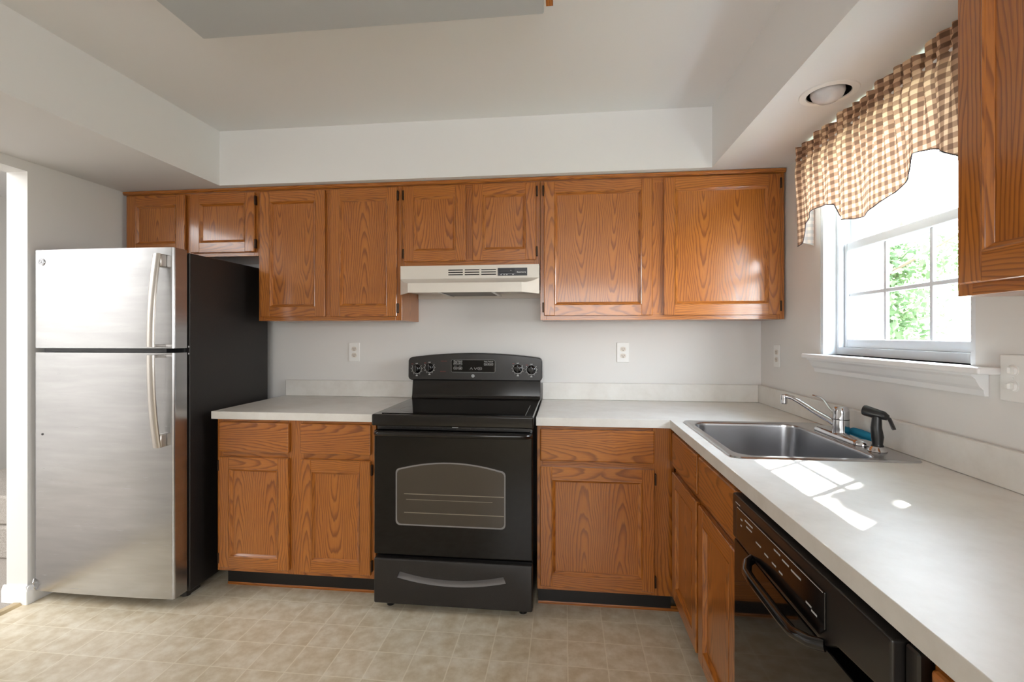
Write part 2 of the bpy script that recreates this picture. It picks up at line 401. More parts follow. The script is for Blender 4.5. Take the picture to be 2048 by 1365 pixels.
# ------------------------------------------------------------------ window
win = thing('window_1', 'white double hung window over the sink', 'window', (W, -1.025, WZ0)); del win['category']; win['kind'] = 'structure'; del win['label']
YA, YB = WY0 - 0.006, WY1 + 0.006
f = MB()                                                             # jamb lining and outer frame
f.box(W + 0.002, W + 0.24, WY0 - 0.001, YA - 0.012, WZ0, WZ1); f.box(W + 0.002, W + 0.24, WY1 + 0.001, YB + 0.012, WZ0, WZ1)
f.box(W + 0.002, W + 0.24, WY0, WY1, WZ1 - 0.014, WZ1 - 0.001); f.box(W + 0.055, W + 0.24, WY0, WY1, WZ0 + 0.001, WZ0 + 0.03)
f.box(W + 0.055, W + 0.075, YA - 0.012, YA - 0.03, WZ0 + 0.03, WZ1); f.box(W + 0.055, W + 0.075, YB + 0.012, YB + 0.03, WZ0 + 0.03, WZ1)
f.box(W + 0.205, W + 0.245, YA + 0.05, YA - 0.045, WZ0 - 0.05, WZ1 + 0.05); f.box(W + 0.205, W + 0.245, YB - 0.05, YB + 0.045, WZ0 - 0.05, WZ1 + 0.05)
f.build('frame', VINYLW, win)
def sash(x0, x1, z0, z1, rows, ya, yb, rb, rt):
    s = MB(); st = 0.034
    s.box(x0, x1, ya, ya - st, z0, z1, 0.003); s.box(x0, x1, yb, yb + st, z0, z1, 0.003)
    s.box(x0, x1, ya - st, yb + st, z0, z0 + rb, 0.003); s.box(x0, x1, ya - st, yb + st, z1 - rt, z1, 0.003)
    o = s.build('sash', VINYLW, win)
    xm = (x0 + x1) / 2; gy0, gy1, gz0, gz1 = ya - st, yb + st, z0 + rb, z1 - rt
    MB().box(xm - 0.002, xm + 0.002, gy0 + 0.004, gy1 - 0.004, gz0 - 0.004, gz1 + 0.004).build('glass', GLASS, o)
    m = MB()
    for k in (1, 2):
        y = gy0 + (gy1 - gy0) * k / 3; m.box(xm - 0.005, xm + 0.005, y - 0.008, y + 0.008, gz0, gz1, 0.002)
    for k in range(1, rows):
        z = gz0 + (gz1 - gz0) * k / rows; m.box(xm - 0.0045, xm + 0.0045, gy0, gy1, z - 0.008, z + 0.008, 0.002)
    m.build('muntin', VINYLW, o)
sash(W + 0.078, W + 0.104, WZ0 + 0.03, 1.684, 2, YA - 0.014, YB + 0.014, 0.036, 0.036)
sash(W + 0.112, W + 0.138, 1.634, WZ1 - 0.014, 2, YA - 0.014, YB + 0.014, 0.034, 0.036)
MB().box(W - 0.058, W + 0.06, -0.585, -1.50, WZ0 - 0.018, WZ0, 0.004, seg=2).build('sill', TRIM, win)
MB().prism([(W - 0.001, WZ0 - 0.018), (W - 0.044, WZ0 - 0.018), (W - 0.044, WZ0 - 0.024), (W - 0.034, WZ0 - 0.032), (W - 0.024, WZ0 - 0.052), (W - 0.014, WZ0 - 0.062), (W - 0.011, WZ0 - 0.078), (W - 0.001, WZ0 - 0.078)], 1, -0.605, -1.46).build('apron', TRIM, win)

# ------------------------------------------------------------------ cabinets
class Face:
    """maps (a across, b up, c out) to the world: 'B' = back-wall run facing -y, 'R' = right-wall run facing -x"""
    def __init__(s, kind, p): s.k = kind; s.p = p
    def pt(s, a, b, c): return Vector((a, s.p - c, b)) if s.k == 'B' else Vector((s.p - c, a, b))
    def box(s, mb, a0, a1, b0, b1, c0, c1, bev=0.0, grain=None, **kw):
        p, q = s.pt(a0, b0, c0), s.pt(a1, b1, c1)
        g = None if grain is None else (2 if grain == 'v' else (0 if s.k == 'B' else 1))
        mb.box(p.x, q.x, p.y, q.y, p.z, q.z, bev, g, **kw)
def panel_door(F, a0, a1, b0, b1, parent, hinge=None, thick=0.019, fw=0.057, hs=True):
    a0, a1 = min(a0, a1), max(a0, a1)
    d = MB(); B = 0.0032
    F.box(d, a0, a0 + fw, b0, b1, 0.0008, thick, B, 'v'); F.box(d, a1 - fw, a1, b0, b1, 0.0008, thick, B, 'v')
    F.box(d, a0 + fw - 0.002, a1 - fw + 0.002, b0, b0 + fw, 0.001, thick - 0.0006, 0.0015, 'h')
    F.box(d, a0 + fw - 0.002, a1 - fw + 0.002, b1 - fw, b1, 0.001, thick - 0.0006, 0.0015, 'h')
    # moulded inner edge: bead then slope down to the panel
    prof = [(0.0, thick), (0.003, thick + 0.0012), (0.006, thick - 0.001), (0.0065, thick - 0.003), (0.015, 0.009), (0.0155, 0.0072)]
    ia0, ia1, ib0, ib1 = a0 + fw - 0.001, a1 - fw + 0.001, b0 + fw - 0.001, b1 - fw + 0.001
    g_h = 0 if F.k == 'B' else 1
    for (q0, c0), (q1, c1) in zip(prof[:-1], prof[1:]):
        A = [(ia0 + q0, ib0 + q0), (ia1 - q0, ib0 + q0), (ia1 - q0, ib1 - q0), (ia0 + q0, ib1 - q0)]
        Bq = [(ia0 + q1, ib0 + q1), (ia1 - q1, ib0 + q1), (ia1 - q1, ib1 - q1), (ia0 + q1, ib1 - q1)]
        for i in range(4):
            j = (i + 1) % 4
            d.quad([F.pt(*A[i], c0), F.pt(*A[j], c0), F.pt(*Bq[j], c1), F.pt(*Bq[i], c1)], g_h if i in (0, 2) else 2)
    o = d.build('door', OAK, parent)
    p = MB(); flip = random.random() < 0.5
    pa0, pa1, pb0, pb1 = ia0 + 0.0145, ia1 - 0.0145, ib0 + 0.0145, ib1 - 0.0145
    off = (-(a0 + a1) / 2 + random.choice((0.085, 0.0, 0.06)) + 0.17 * random.randint(3, 20), random.uniform(0.0, 0.12) - b0 + (0.75 if flip else 0.0) * 1 + 1.5 * random.randint(0, 5))
    F.box(p, pa0, pa1, pb0, pb1, 0.0015, 0.0075, 0.0, 'v', off=off)
    p.build('panel', OAK, o)
    if hinge is not None:
        for hb in (b0 + 0.045, b1 - 0.045):
            h = MB(); ha = a1 + 0.004 if hinge > 0 else a0 - 0.004
            F.box(h, ha - 0.0045, ha + 0.0045, hb - 0.026, hb + 0.026, 0.001, 0.019, 0.002)
            h.build('hinge', HINGE, o)
    return o
def drawer_front(F, a0, a1, b0, b1, parent, thick=0.019):
    d = MB(); F.box(d, a0, a1, b0, b1, 0.0008, thick, 0.006, 'h', seg=2); return d.build('drawer', OAK, parent)
def cabinet_body(F, a0, a1, b0, b1, depth, parent, members, cap=None):
    """carcass plus face frame: members are (a0,a1,b0,b1,grain) rectangles"""
    c = MB(); FT = 0.019
    F.box(c, a0, a1, b0, cap or b1, -depth, -FT, 0.0, 'v')
    for (x0, x1, y0, y1, g) in members: F.box(c, x0, x1, y0, y1, -FT, 0.0, 0.0008, g)
    return c.build('body', OAK, parent)

GAP = 0.001
FU = Face('B', -0.305)
UB, UT = 1.375, 2.112
def upper(a0, a1, bot, doors, label, name='wall_cabinet', F=FU, top=UT + 0.004, hinges=None):
    p = F.pt((a0 + a1) / 2, bot, 0)
    t = thing(name, label, 'cabinet', (p.x, p.y, p.z), 'oak wall cabinets')
    lo, hi = min(a0, a1), max(a0, a1); ds = sorted(doors)
    mem = [(lo, ds[0][0] + 0.012, bot, top, 'v'), (ds[-1][1] - 0.012, hi, bot, top, 'v')]
    for q, r in zip(ds[:-1], ds[1:]): mem.append((q[1] - 0.012, r[0] + 0.012, bot + 0.035, top - 0.03, 'v'))
    mem += [(ds[0][0] + 0.012, ds[-1][1] - 0.012, bot, bot + 0.036, 'h'), (ds[0][0] + 0.012, ds[-1][1] - 0.012, top - 0.03, top, 'h')]
    cabinet_body(F, lo, hi, bot, top, 0.303, t, mem)
    for (d0, d1, hg) in ds: panel_door(F, d0, d1, bot + 0.022, top - 0.012, t, hg)
    return t
upper(-2.560, -1.729, 1.745, [(-2.540, -2.172, None), (-2.137, -1.745, 1)], 'low two-door oak cabinet above the refrigerator, in the left corner')
upper(-1.727, -0.889, UB, [(-1.708, -1.326, None), (-1.293, -0.912, 1)], 'tall oak wall cabinet with two narrow doors between refrigerator and range hood')
upper(-0.887, -0.131, 1.672, [(-0.872, -0.530, -1), (-0.491, -0.151, 1)], 'short two-door oak cabinet directly above the range hood')
upper(-0.129, 1.098, UB, [(-0.109, 0.450, -1), (0.506, 1.072, 1)], 'wide oak wall cabinet with two broad doors in the window corner')
FR = Face('R', 0.800)
upper(-3.02, -1.767, UB, [(-2.38, -1.790, None), (-3.00, -2.43, None)], 'oak wall cabinet on the window wall, cut by the right edge', F=FR)
# scribe trim along the cabinet tops
tr = MB()
tr.prism([(-0.300, UT + 0.001), (-0.316, UT + 0.001), (-0.323, UT + 0.008), (-0.323, SZ - 0.003), (-0.30, SZ - 0.003)], 0, -2.566, 1.100, grain=0)
struct(tr.build('trim_1', OAK))

FB = Face('B', -0.61); FS = Face('R', 0.495)
BB, BT = 0.108, 0.874
def base(F, a0, a1, fronts, label, toe_c=-0.075, extra=None, deep=0.59, lab_group='oak base cabinets'):
    p = F.pt((a0 + a1) / 2, 0, 0); t = thing('base_cabinet', label, 'cabinet', (p.x, p.y, 0), lab_group)
    lo, hi = min(a0, a1), max(a0, a1); fs = sorted(fronts)
    mem = [(lo, fs[0][0] + 0.012, BB, BT, 'v'), (fs[-1][1] - 0.012, hi, BB, BT, 'v')]
    for q, r in zip(fs[:-1], fs[1:]): mem.append((q[1] - 0.012, r[0] + 0.012, BB, BT, 'v'))
    for q in fs:
        for (b0, b1) in ((BB, BB + 0.04), (0.672, 0.726), (BT - 0.03, BT)): mem.append((q[0] + 0.012, q[1] - 0.012, b0, b1, 'h'))
    cabinet_body(F, lo, hi, BB, BT, deep, t, mem, extra)
    k = MB(); F.box(k, lo, hi, 0.0, BB - 0.001, -deep, toe_c); k.build('toe_kick', TOE, t)
    for (d0, d1, hg) in fs:
        drawer_front(F, d0, d1, 0.712, 0.860, t); panel_door(F, d0, d1, 0.130, 0.685, t, hg)
    return t
base(FB, -1.742, -0.912, [(-1.724, -1.352, -1), (-1.292, -0.932, 1)], 'oak base cabinet with two drawers and two doors between refrigerator and stove')
base(FB, -0.128, 0.494, [(-0.114, 0.404, 1)], 'oak base cabinet with one wide drawer and one door, right of the stove')
base(FS, -1.452, -0.632, [(-1.033, -0.645, None), (-1.442, -1.062, None)], 'oak sink base cabinet with two false drawer fronts, facing left beneath the sink', extra=0.70)
base(FS, -3.0, -2.138, [(-2.56, -2.155, None), (-2.98, -2.60, None)], 'oak base cabinet just beyond the dishwasher, barely showing at the bottom')
# wooden shoe strips on the floor in front of the toe kicks
def shoe(pts, axis, a, b): return [(p[0], p[1]) for p in pts], axis, a, b
s_ = MB(); s_.prism([(-0.538, 0.0), (-0.524, 0.0), (-0.524, 0.02), (-0.53, 0.02), (-0.538, 0.008)], 0, -1.742, -0.912, grain=0); struct(s_.build('trim_2', OAK))
s_ = MB(); s_.prism([(-0.538, 0.0), (-0.524, 0.0), (-0.524, 0.02), (-0.53, 0.02), (-0.538, 0.008)], 0, -0.128, 0.56, grain=0); struct(s_.build('trim_3', OAK))

# ------------------------------------------------------------------ countertops
t = thing('countertop', 'short cream laminate countertop between refrigerator and stove', 'countertop', (-1.33, -0.32, 0.876), 'laminate countertops')
MB().box(-1.757, -0.904, -0.003, -0.637, 0.876, 0.914, 0.0012).build('worktop', LAM, t)
MB().box(-1.30 - 0.445, -0.904, -0.002, -0.021, 0.9145, 1.014, 0.004, seg=2).build('backsplash', LAM, t)
t = thing('countertop', 'long L-shaped cream laminate countertop holding the sink', 'countertop', (0.6, -0.9, 0.876), 'laminate countertops')
top = MB().prism([(-0.132, -0.002), (-0.132, -0.637), (0.470, -0.637), (0.470, -3.05), (W - 0.003, -3.05), (W - 0.003, -0.002)], 2, 0.876, 0.914, 0.0012).build('worktop', LAM, t)
SX0, SX1, SY0, SY1 = 0.514, 1.070, -1.297, -0.664
cut(top, MB().prism(rrect(SX0 + 0.015, SX1 - 0.015, SY0 + 0.015, SY1 - 0.015, 0.03), 2, 0.8, 1.0).build('cutter', LAM, t))
sp = MB(); sp.box(-0.132, W - 0.021, -0.002, -0.021, 0.9145, 1.014, 0.004, seg=2); sp.box(W - 0.021, W - 0.002, -0.002, -3.05, 0.9145, 1.014, 0.004, seg=2)
sp.build('backsplash', LAM, t)

# ------------------------------------------------------------------ refrigerator
fx0, fx1 = -2.556, -1.815
t = thing('refrigerator', 'stainless top-freezer refrigerator with black sides beside the doorway', 'refrigerator', (-2.19, -0.4, 0))
MB().box(fx0, fx1, -0.09, -0.705, 0.045, 1.695, 0.004).build('case', BLACKT, t)
MB().box(fx0 + 0.02, fx1 - 0.012, -0.70, -0.722, 0.07, 1.685).build('gasket', RUBBER, t)
MB().box(fx0 + 0.04, fx1 - 0.03, -0.60, -0.69, 0.012, 0.05).build('base_grille', BLACKS, t)
def fridge_door(name, z0, z1):
    pts = []; r = 0.014; n = 16; yb = -0.722
    pts.append((fx0, yb))
    for k in range(5): a = R(90 * k / 4); pts.append((fx0 + r - r * math.cos(a), -0.786 - r * math.sin(a)))
    for k in range(1, n):
        u = k / n; pts.append((fx0 + r + (fx1 - fx0 - 2 * r) * u, -0.800 - 0.007 * (1 - (2 * u - 1) ** 2)))
    for k in range(5): a = R(90 - 90 * k / 4); pts.append((fx1 - r + r * math.cos(a), -0.786 - r * math.sin(a)))
    pts.append((fx1, yb))
    return MB().prism(pts, 2, z0, z1).build(name, STEEL, t, smooth=20)
fd = fridge_door('freezer_door', 1.233, 1.706); rd = fridge_door('refrigerator_door', 0.058, 1.211)
def fridge_handle(zfar, znear, door):
    hx = -1.872; path = []; n = 14
    for k in range(n + 1):
        u = k / n; out = 0.062 - 0.034 * u ** 2.2
        path.append((hx, -0.803 - out, zfar + (znear - zfar) * u))
    h = MB(); h.tube(path, 0.02, 14, flat=(1.0, 0.42), up=(0, -1, 0))
    dz = 0.012 if znear > zfar else -0.012
    h.box(hx - 0.014, hx + 0.016, -0.80, -0.862, zfar, zfar + dz, 0.002)
    h.box(hx - 0.012, hx + 0.022, -0.80, -0.832, znear, znear - 5 * dz, 0.004)
    h.build('handle', HANDLE, door, smooth=40)
fridge_handle(1.240, 1.672, fd); fridge_handle(1.204, 0.775, rd)
def badge(mb, c, r, axis=1, sign=-1):
    mb.lathe([(r, 0.0), (r, 0.002), (r * 0.92, 0.003)], c, axis, 28, sign)
def emblem(name, c, r, parent, m1, m2):
    """round monogram badge facing -y"""
    b = MB(); badge(b, c, r); o = b.build(name, m1, parent)
    k = MB(); y = c[1] - 0.0032
    def P(pts, rr): k.tube([(c[0] + r * x, y, c[2] + r * z) for x, z in pts], rr, 6)
    P([(0.8 * math.cos(a), 0.8 * math.sin(a)) for a in [2 * math.pi * i / 28 for i in range(29)]], r * 0.05)
    P([(-0.08, 0.22), (-0.2, 0.42), (-0.42, 0.38), (-0.52, 0.1), (-0.46, -0.25), (-0.25, -0.38), (-0.08, -0.2), (-0.1, 0.02), (-0.3, 0.0)], r * 0.06)
    P([(0.42, 0.3), (0.26, 0.44), (0.1, 0.3), (0.16, 0.06), (0.34, 0.02)], r * 0.06)
    P([(0.34, 0.02), (0.1, -0.02), (0.08, -0.3), (0.28, -0.4), (0.5, -0.22)], r * 0.06)
    k.build('monogram', m2, o); return o
emblem('badge', (-2.508, -0.8022, 1.648), 0.017, fd, CHROME, DARKGREY)
MB().lathe([(0.0052, 0), (0.0052, 0.0015)], (-2.506, -0.8015, 0.816), 1, 16, -1).build('plug', RUBBER, rd)
h = MB(); h.box(fx0 + 0.02, fx0 + 0.10, -0.66, -0.78, 1.697, 1.713, 0.004); h.build('hinge_cover', BLACKS, t)
h = MB(); h.box(fx0 + 0.03, fx1 - 0.06, -0.715, -0.775, 1.2135, 1.2305); h.build('center_rail', RUBBER, t)
for z in (1.239, 1.205): MB().lathe([(0.0045, 0), (0.0045, 0.002)], (fx1 + 0.0, -0.7135, z), 0, 12, 1).build('screw', CHROME, t)
h = MB()
h.tube([(fx0 + 0.004, -0.799, 0.115), (fx0 + 0.008, -0.809, 0.10), (fx0 + 0.014, -0.811, 0.083), (fx0 + 0.014, -0.806, 0.066), (fx0 + 0.01, -0.797, 0.06)], 0.0035, 8)
h.build('corner_guard', CHROME, rd)
for x in (fx0 + 0.16, fx0 + 0.21, fx1 - 0.06): MB().lathe([(0.02, 0.0), (0.02, 0.018), (0.009, 0.02), (0.009, 0.05)], (x, -0.655, 0.0), 2, 16).build('foot', PLATE if x < fx1 - 0.1 else BLACKS, t)

# ------------------------------------------------------------------ range
rx0, rx1 = -0.893, -0.143; rc = (rx0 + rx1) / 2
t = thing('range', 'black freestanding electric range with arched control panel', 'stove', (rc, -0.35, 0))
MB().box(rx0 + 0.002, rx1 - 0.002, -0.03, -0.648, 0.035, 0.902, 0.003).build('body', BLACKG, t)
c = MB(); c.box(rx0 - 0.004, rx1 + 0.004, -0.085, -0.70, 0.872, 0.926, 0.007, seg=3)
ct = c.build('cooktop', BLACKG, t, smooth=35)
MB().box(rx0 + 0.035, rx1 - 0.035, -0.12, -0.672, 0.9262, 0.9285, 0.001).build('glass_top', BLACKGL, ct)
b = MB()
for (cx, cy, rr) in ((rc - 0.19, -0.53, 0.105), (rc + 0.19, -0.53, 0.085), (rc - 0.19, -0.25, 0.08), (rc + 0.19, -0.25, 0.105)):
    ring = lambda q: [(cx + q * math.cos(2 * math.pi * k / 48), cy + q * math.sin(2 * math.pi * k / 48), 0.9287) for k in range(48)]
    b = MB(); b.loops([ring(rr), ring(rr - 0.0022)]); b.build('burner_ring', BLACKRING, ct)
MB().box(rx0 + 0.015, rx1 - 0.015, -0.645, -0.674, 0.853, 0.871).build('vent_strip', BLACKS, t)
for k in range(9):
    x = rx0 + 0.11 + k * 0.066; MB().box(x - 0.022, x + 0.022, -0.6735, -0.676, 0.858, 0.863).build('vent_slot', RUBBER, t)
MB().box(rc, rc + 0.028, -0.6735, -0.676, 0.865, 0.8695).build('latch_plate', SILVER, t)
d = MB(); d.box(rx0 + 0.002, rx1 - 0.002, -0.648, -0.684, 0.268, 0.850, 0.006, seg=3); od = d.build('oven_door', BLACKGL, t, smooth=35)
def arch(x0, x1, z0, z1, rise, r=0.02, n=14):
    P = []
    for k in range(5): a = R(180 + 90 * k / 4); P.append((x0 + r + r * math.cos(a), z0 + r + r * math.sin(a)))
    for k in range(5): a = R(270 + 90 * k / 4); P.append((x1 - r + r * math.cos(a), z0 + r + r * math.sin(a)))
    for k in range(4): a = R(0 + 70 * k / 3); P.append((x1 - r + r * math.cos(a), z1 - r + r * math.sin(a)))
    for k in range(1, n):
        u = k / n; P.append((x1 - r - (x1 - x0 - 2 * r) * u, z1 + rise * (1 - (2 * u - 1) ** 2)))
    for k in range(4): a = R(110 + 70 * k / 3); P.append((x0 + r + r * math.cos(a), z1 - r + r * math.sin(a)))
    return P
wx0, wx1, wz0, wz1 = -0.785, -0.268, 0.408, 0.674
outer = arch(wx0, wx1, wz0, wz1, 0.032); inner = arch(wx0 + 0.006, wx1 - 0.006, wz0 + 0.006, wz1 - 0.006, 0.032)
MB().loops([[(x, -0.6842, z) for x, z in outer], [(x, -0.6858, z) for x, z in outer], [(x, -0.6858, z) for x, z in inner], [(x, -0.6842, z) for x, z in inner]]).build('window_border', BORDERLITGREY, od)
MB().prism(inner, 1, -0.6838, -0.6846).build('window_glass', OVENGL, od)
b = MB()
for z in (0.468, 0.555): b.box(wx0 + 0.04, wx1 - 0.008, -0.6846, -0.6852, z - 0.0017, z + 0.0017)
b.box(wx0 + 0.05, wx1 - 0.06, -0.6846, -0.6849, 0.528, 0.530); b.build('rack', RACK, od)
pth = [(rx0 + 0.012, -0.682, 0.836), (rx0 + 0.02, -0.700, 0.838), (rx0 + 0.04, -0.714, 0.84)] + [(rx0 + 0.04 + (rx1 - rx0 - 0.08) * k / 16, -0.714 - 0.008 * (1 - (k / 8 - 1) ** 2), 0.84) for k in range(1, 16)] + [(rx1 - 0.04, -0.714, 0.84), (rx1 - 0.02, -0.700, 0.838), (rx1 - 0.012, -0.682, 0.836)]
MB().tube(pth, [0.010] + [0.0125] * (len(pth) - 2) + [0.010], 14, flat=(1.0, 1.0)).build('door_handle', BLACKG, od, smooth=50)
d = MB(); d.box(rx0 + 0.002, rx1 - 0.002, -0.648, -0.688, 0.038, 0.250, 0.008, seg=3)
dr = d.build('storage_drawer', BLACKT, t, smooth=35)
cx0, cx1 = -0.778, -0.266
def cres(h, lo, shrink):
    P = []; n = 16
    for k in range(n + 1):
        u = k / n; P.append((cx0 + shrink + (cx1 - cx0 - 2 * shrink) * u, 0.163 + lo - 0.030 * (1 - (2 * u - 1) ** 2)))
    for k in range(n + 1):
        u = 1 - k / n; P.append((cx0 + 0.012 + shrink + (cx1 - cx0 - 0.024 - 2 * shrink) * u, 0.193 - 0.030 * (1 - (2 * u - 1) ** 2)))
    return [(x, h, z) for x, z in P]
tb = MB(); tb.loops([cres(-0.70, 0.0, 0), cres(-0.6878, 0.0, 0), cres(-0.655, 0.024, 0.004)], True, True, True)
cutter = tb.build('cutter', BLACKT, t); cut(dr, cutter)
inl = MB(); A = cres(-0.6872, 0.0005, 0.001)[:17]; Bq = cres(-0.6565, 0.0235, 0.006)[:17]
inl.loops([A, Bq], closed=False); inl.build('lit_pull_slope', BORDERLITGREY, dr)  # same plastic as the drawer; light on the slope is put into paler grey
for x in (rx0 + 0.06, rx1 - 0.05): MB().lathe([(0.018, 0.0), (0.018, 0.02), (0.008, 0.022), (0.008, 0.045)], (x, -0.62, 0), 2, 14).build('foot', RUBBER, t)
# backguard
bg = MB(); bg.prism([(-0.04, 0.90), (-0.118, 0.926), (-0.108, 0.940), (-0.092, 1.034), (-0.04, 1.034)], 0, rx0 - 0.004, rx1 + 0.004, 0.004); bgo = bg.build('backguard', BLACKG, t, smooth=35)
px0, px1 = -0.918, -0.128; P = []
def rc_(cx, cz, a0, r=0.022, n=5): return [(cx + r * math.cos(R(a0 + 90 * k / n)), cz + r * math.sin(R(a0 + 90 * k / n))) for k in range(n + 1)]
P += rc_(px0 + 0.022, 1.030 + 0.022, 180); P += rc_(px1 - 0.022, 1.030 + 0.022, 270)
P += [(px1 - 0.001, 1.145), (px1 - 0.008, 1.158), (px1 - 0.02, 1.165)]
for k in range(1, 20):
    u = k / 20; P.append((px1 - 0.02 - (px1 - px0 - 0.04) * u, 1.165 + 0.025 * (1 - (2 * u - 1) ** 2)))
P += [(px0 + 0.02, 1.165), (px0 + 0.008, 1.158), (px0 + 0.001, 1.145)]
PY = -0.112
cp = MB().prism(P, 1, -0.045, PY, 0.006, seg=3).build('control_panel', BLACKS, t, smooth=50)
NT(BLACKS)[1].inputs['Coat Weight'].default_value = 0.3
marks = MB()
def arc(cx, cz, r0, a0, a1, w=0.0009, y=PY - 0.0006):
    n = 24; i_ = [(cx + r0 * math.cos(R(a0 + (a1 - a0) * k / n)), y, cz + r0 * math.sin(R(a0 + (a1 - a0) * k / n))) for k in range(n + 1)]
    o_ = [(cx + (r0 + w) * math.cos(R(a0 + (a1 - a0) * k / n)), y, cz + (r0 + w) * math.sin(R(a0 + (a1 - a0) * k / n))) for k in range(n + 1)]
    marks.loops([i_, o_], closed=False)
KN = [(-0.866, 1.096), (-0.789, 1.103), (-0.268, 1.101), (-0.190, 1.095)]
for (kx, kz) in KN:
    arc(kx, kz, 0.0275, -215, 35, 0.0016)
    for k in range(9):
        a = R(-215 + 250 * k / 8); marks.box(kx + 0.034 * math.cos(a) - 0.0012, kx + 0.034 * math.cos(a) + 0.0012, PY - 0.0002, PY - 0.0008, kz + 0.034 * math.sin(a) - 0.0012, kz + 0.034 * math.sin(a) + 0.0012)
    marks.box(kx - 0.006, kx + 0.006, PY - 0.0002, PY - 0.0008, kz - 0.042, kz - 0.0395)
    marks.box(kx - 0.032, kx - 0.02, PY - 0.0002, PY - 0.0008, kz + 0.027, kz + 0.0292, mi=1)
    text('lettering', 'OFF', (kx, PY - 0.0008, kz + 0.031), 0.0085, WHITEP, cp)
    text('lettering', 'LO', (kx, PY - 0.0008, kz - 0.037), 0.0075, WHITEP, cp)
def outline(x0, x1, z0, z1, r=0.004, w=0.0009):
    a = rrect(x0, x1, z0, z1, r, 4); b_ = rrect(x0 + w, x1 - w, z0 + w, z1 - w, max(r - w, 0.0005), 4)
    marks.loops([[(x, PY - 0.0016, z) for x, z in a], [(x, PY - 0.0016, z) for x, z in b_]])
MB().prism(rrect(-0.658, -0.400, 1.078, 1.150, 0.008), 1, PY + 0.001, PY - 0.001).build('display', BLACKGL, cp)
outline(-0.658, -0.400, 1.078, 1.150, 0.008, 0.0006)
for (x, z) in ((-0.633, 1.128), (-0.605, 1.128), (-0.633, 1.102), (-0.605, 1.102)): outline(x - 0.011, x + 0.011, z - 0.008, z + 0.008, 0.005)
for x in (-0.452, -0.424): outline(x - 0.0125, x + 0.0125, 1.126 - 0.008, 1.126 + 0.008, 0.004)
for x, up in ((-0.540, 1), (-0.515, -1)):
    for s2 in (-1, 1): marks.tube([(x + s2 * 0.008, PY - 0.0014, 1.1 - 0.006 * up), (x, PY - 0.0014, 1.1 + 0.006 * up)], 0.0006, 5)
outline(-0.503, -0.477, 1.093, 1.108, 0.007)
marks.build('printed_marks', [WHITEP, REDP], cp)
for (s2, x, z, q) in (('Oven Controls', -0.618, 1.143, 0.0085), ('Timer Controls', -0.438, 1.141, 0.0085), ('Bake', -0.633, 1.128, 0.0075), ('Broil', -0.605, 1.128, 0.0075), ('Clean', -0.633, 1.102, 0.006), ('Light', -0.605, 1.102, 0.0065), ('Clock', -0.452, 1.126, 0.007), ('On/Off', -0.424, 1.126, 0.006), ('Start', -0.490, 1.1005, 0.0065)):
    text('lettering', s2, (x, PY - 0.0018, z), q, WHITEP, cp)
text('lettering', 'SURFACE ON', (-0.703, PY - 0.0008, 1.142), 0.006, REDP, cp); text('lettering', 'OVEN LIGHT', (-0.708, PY - 0.0008, 1.082), 0.006, REDP, cp)
emblem('badge', (-0.530, PY, 1.057), 0.0095, cp, SILVER, DARKGREY)
def knob(kx, kz):
    k = MB(); k.lathe([(0.0255, 0), (0.0255, 0.006), (0.023, 0.010), (0.0185, 0.012), (0.017, 0.024), (0.012, 0.026)], (kx, PY - 0.0005, kz), 1, 28, -1)
    k.box(kx - 0.0055, kx + 0.0055, PY - 0.01, PY - 0.034, kz - 0.022, kz + 0.022, 0.003, seg=2)
    return k.build('knob', BLACKG, cp, smooth=40)
for q in KN: knob(*q)

# ------------------------------------------------------------------ range hood
t = thing('range_hood', 'almond under-cabinet range hood above the black stove', 'range hood', (rc, -0.25, 1.515))
hx0, hx1 = -0.885, -0.133; HZ0 = 1.513; HZ1 = 1.668; yU = -0.338; yL = -0.462
def yf(x):
    e = min(x - hx0, hx1 - x); return yU + (yL - yU) * min(1.0, e / 0.082)
def zc(y): u = max(0.0, (yU - y) / (yU - yL)); return 1.598 - 0.036 * (1 - (1 - u) ** 1.8)
xs = [hx0 + 0.082 * k / 10 for k in range(11)] + [hx0 + 0.082 + (hx1 - hx0 - 0.164) * k / 8 for k in range(1, 8)] + [hx1 - 0.082 + 0.082 * k / 10 for k in range(11)]
rows = []
for x in xs:
    y1 = yf(x); r = [(x, -0.004, HZ1), (x, yU, HZ1), (x, yU, 1.598)]
    for k in range(1, 9): y = yU + (y1 - yU) * k / 8; r.append((x, y, zc(y)))
    r += [(x, y1, HZ0), (x, y1 + 0.012, HZ0), (x, y1 + 0.012, HZ0 + 0.02), (x, -0.02, HZ0 + 0.028), (x, -0.02, HZ0), (x, -0.004, HZ0)]
    rows.append(r)
b = MB(); b.loops(rows, True, True, True); hd = b.build('body', ALMOND, t, smooth=32)
b = MB()
for g in range(3):
    x0 = -0.620 + g * 0.0895; b = MB()
    for k in range(3): b.box(x0, x0 + 0.079, yU + 0.004, yU - 0.0008, 1.640 - 0.0125 * k, 1.6455 - 0.0125 * k)
    b.build('vent_grille', SLOT, hd)
b = MB(); b.box(-0.352, -0.196, yU + 0.002, yU - 0.003, 1.609, 1.650, 0.001); ps = b.build('switch_panel', DARKGREY, t)
b = MB(); b.box(-0.346, -0.262, yU - 0.003, yU - 0.005, 1.625, 1.645, 0.001); b.box(-0.252, -0.204, yU - 0.003, yU - 0.004, 1.612, 1.622, 0.0005); b.build('rocker_switch', RUBBER, ps)
b = MB(); b.lathe([(0.002, 0), (0.002, 0.001)], (-0.282, yU - 0.005, 1.636), 1, 8, -1); b.box(-0.335, -0.262, yU - 0.003, yU - 0.0036, 1.6205, 1.6213)
for x in (-0.338, -0.322, -0.308, -0.275): b.box(x, x + 0.008, yU - 0.003, yU - 0.0036, 1.613, 1.6165)
b.build('printed_marks', SILVER, ps)
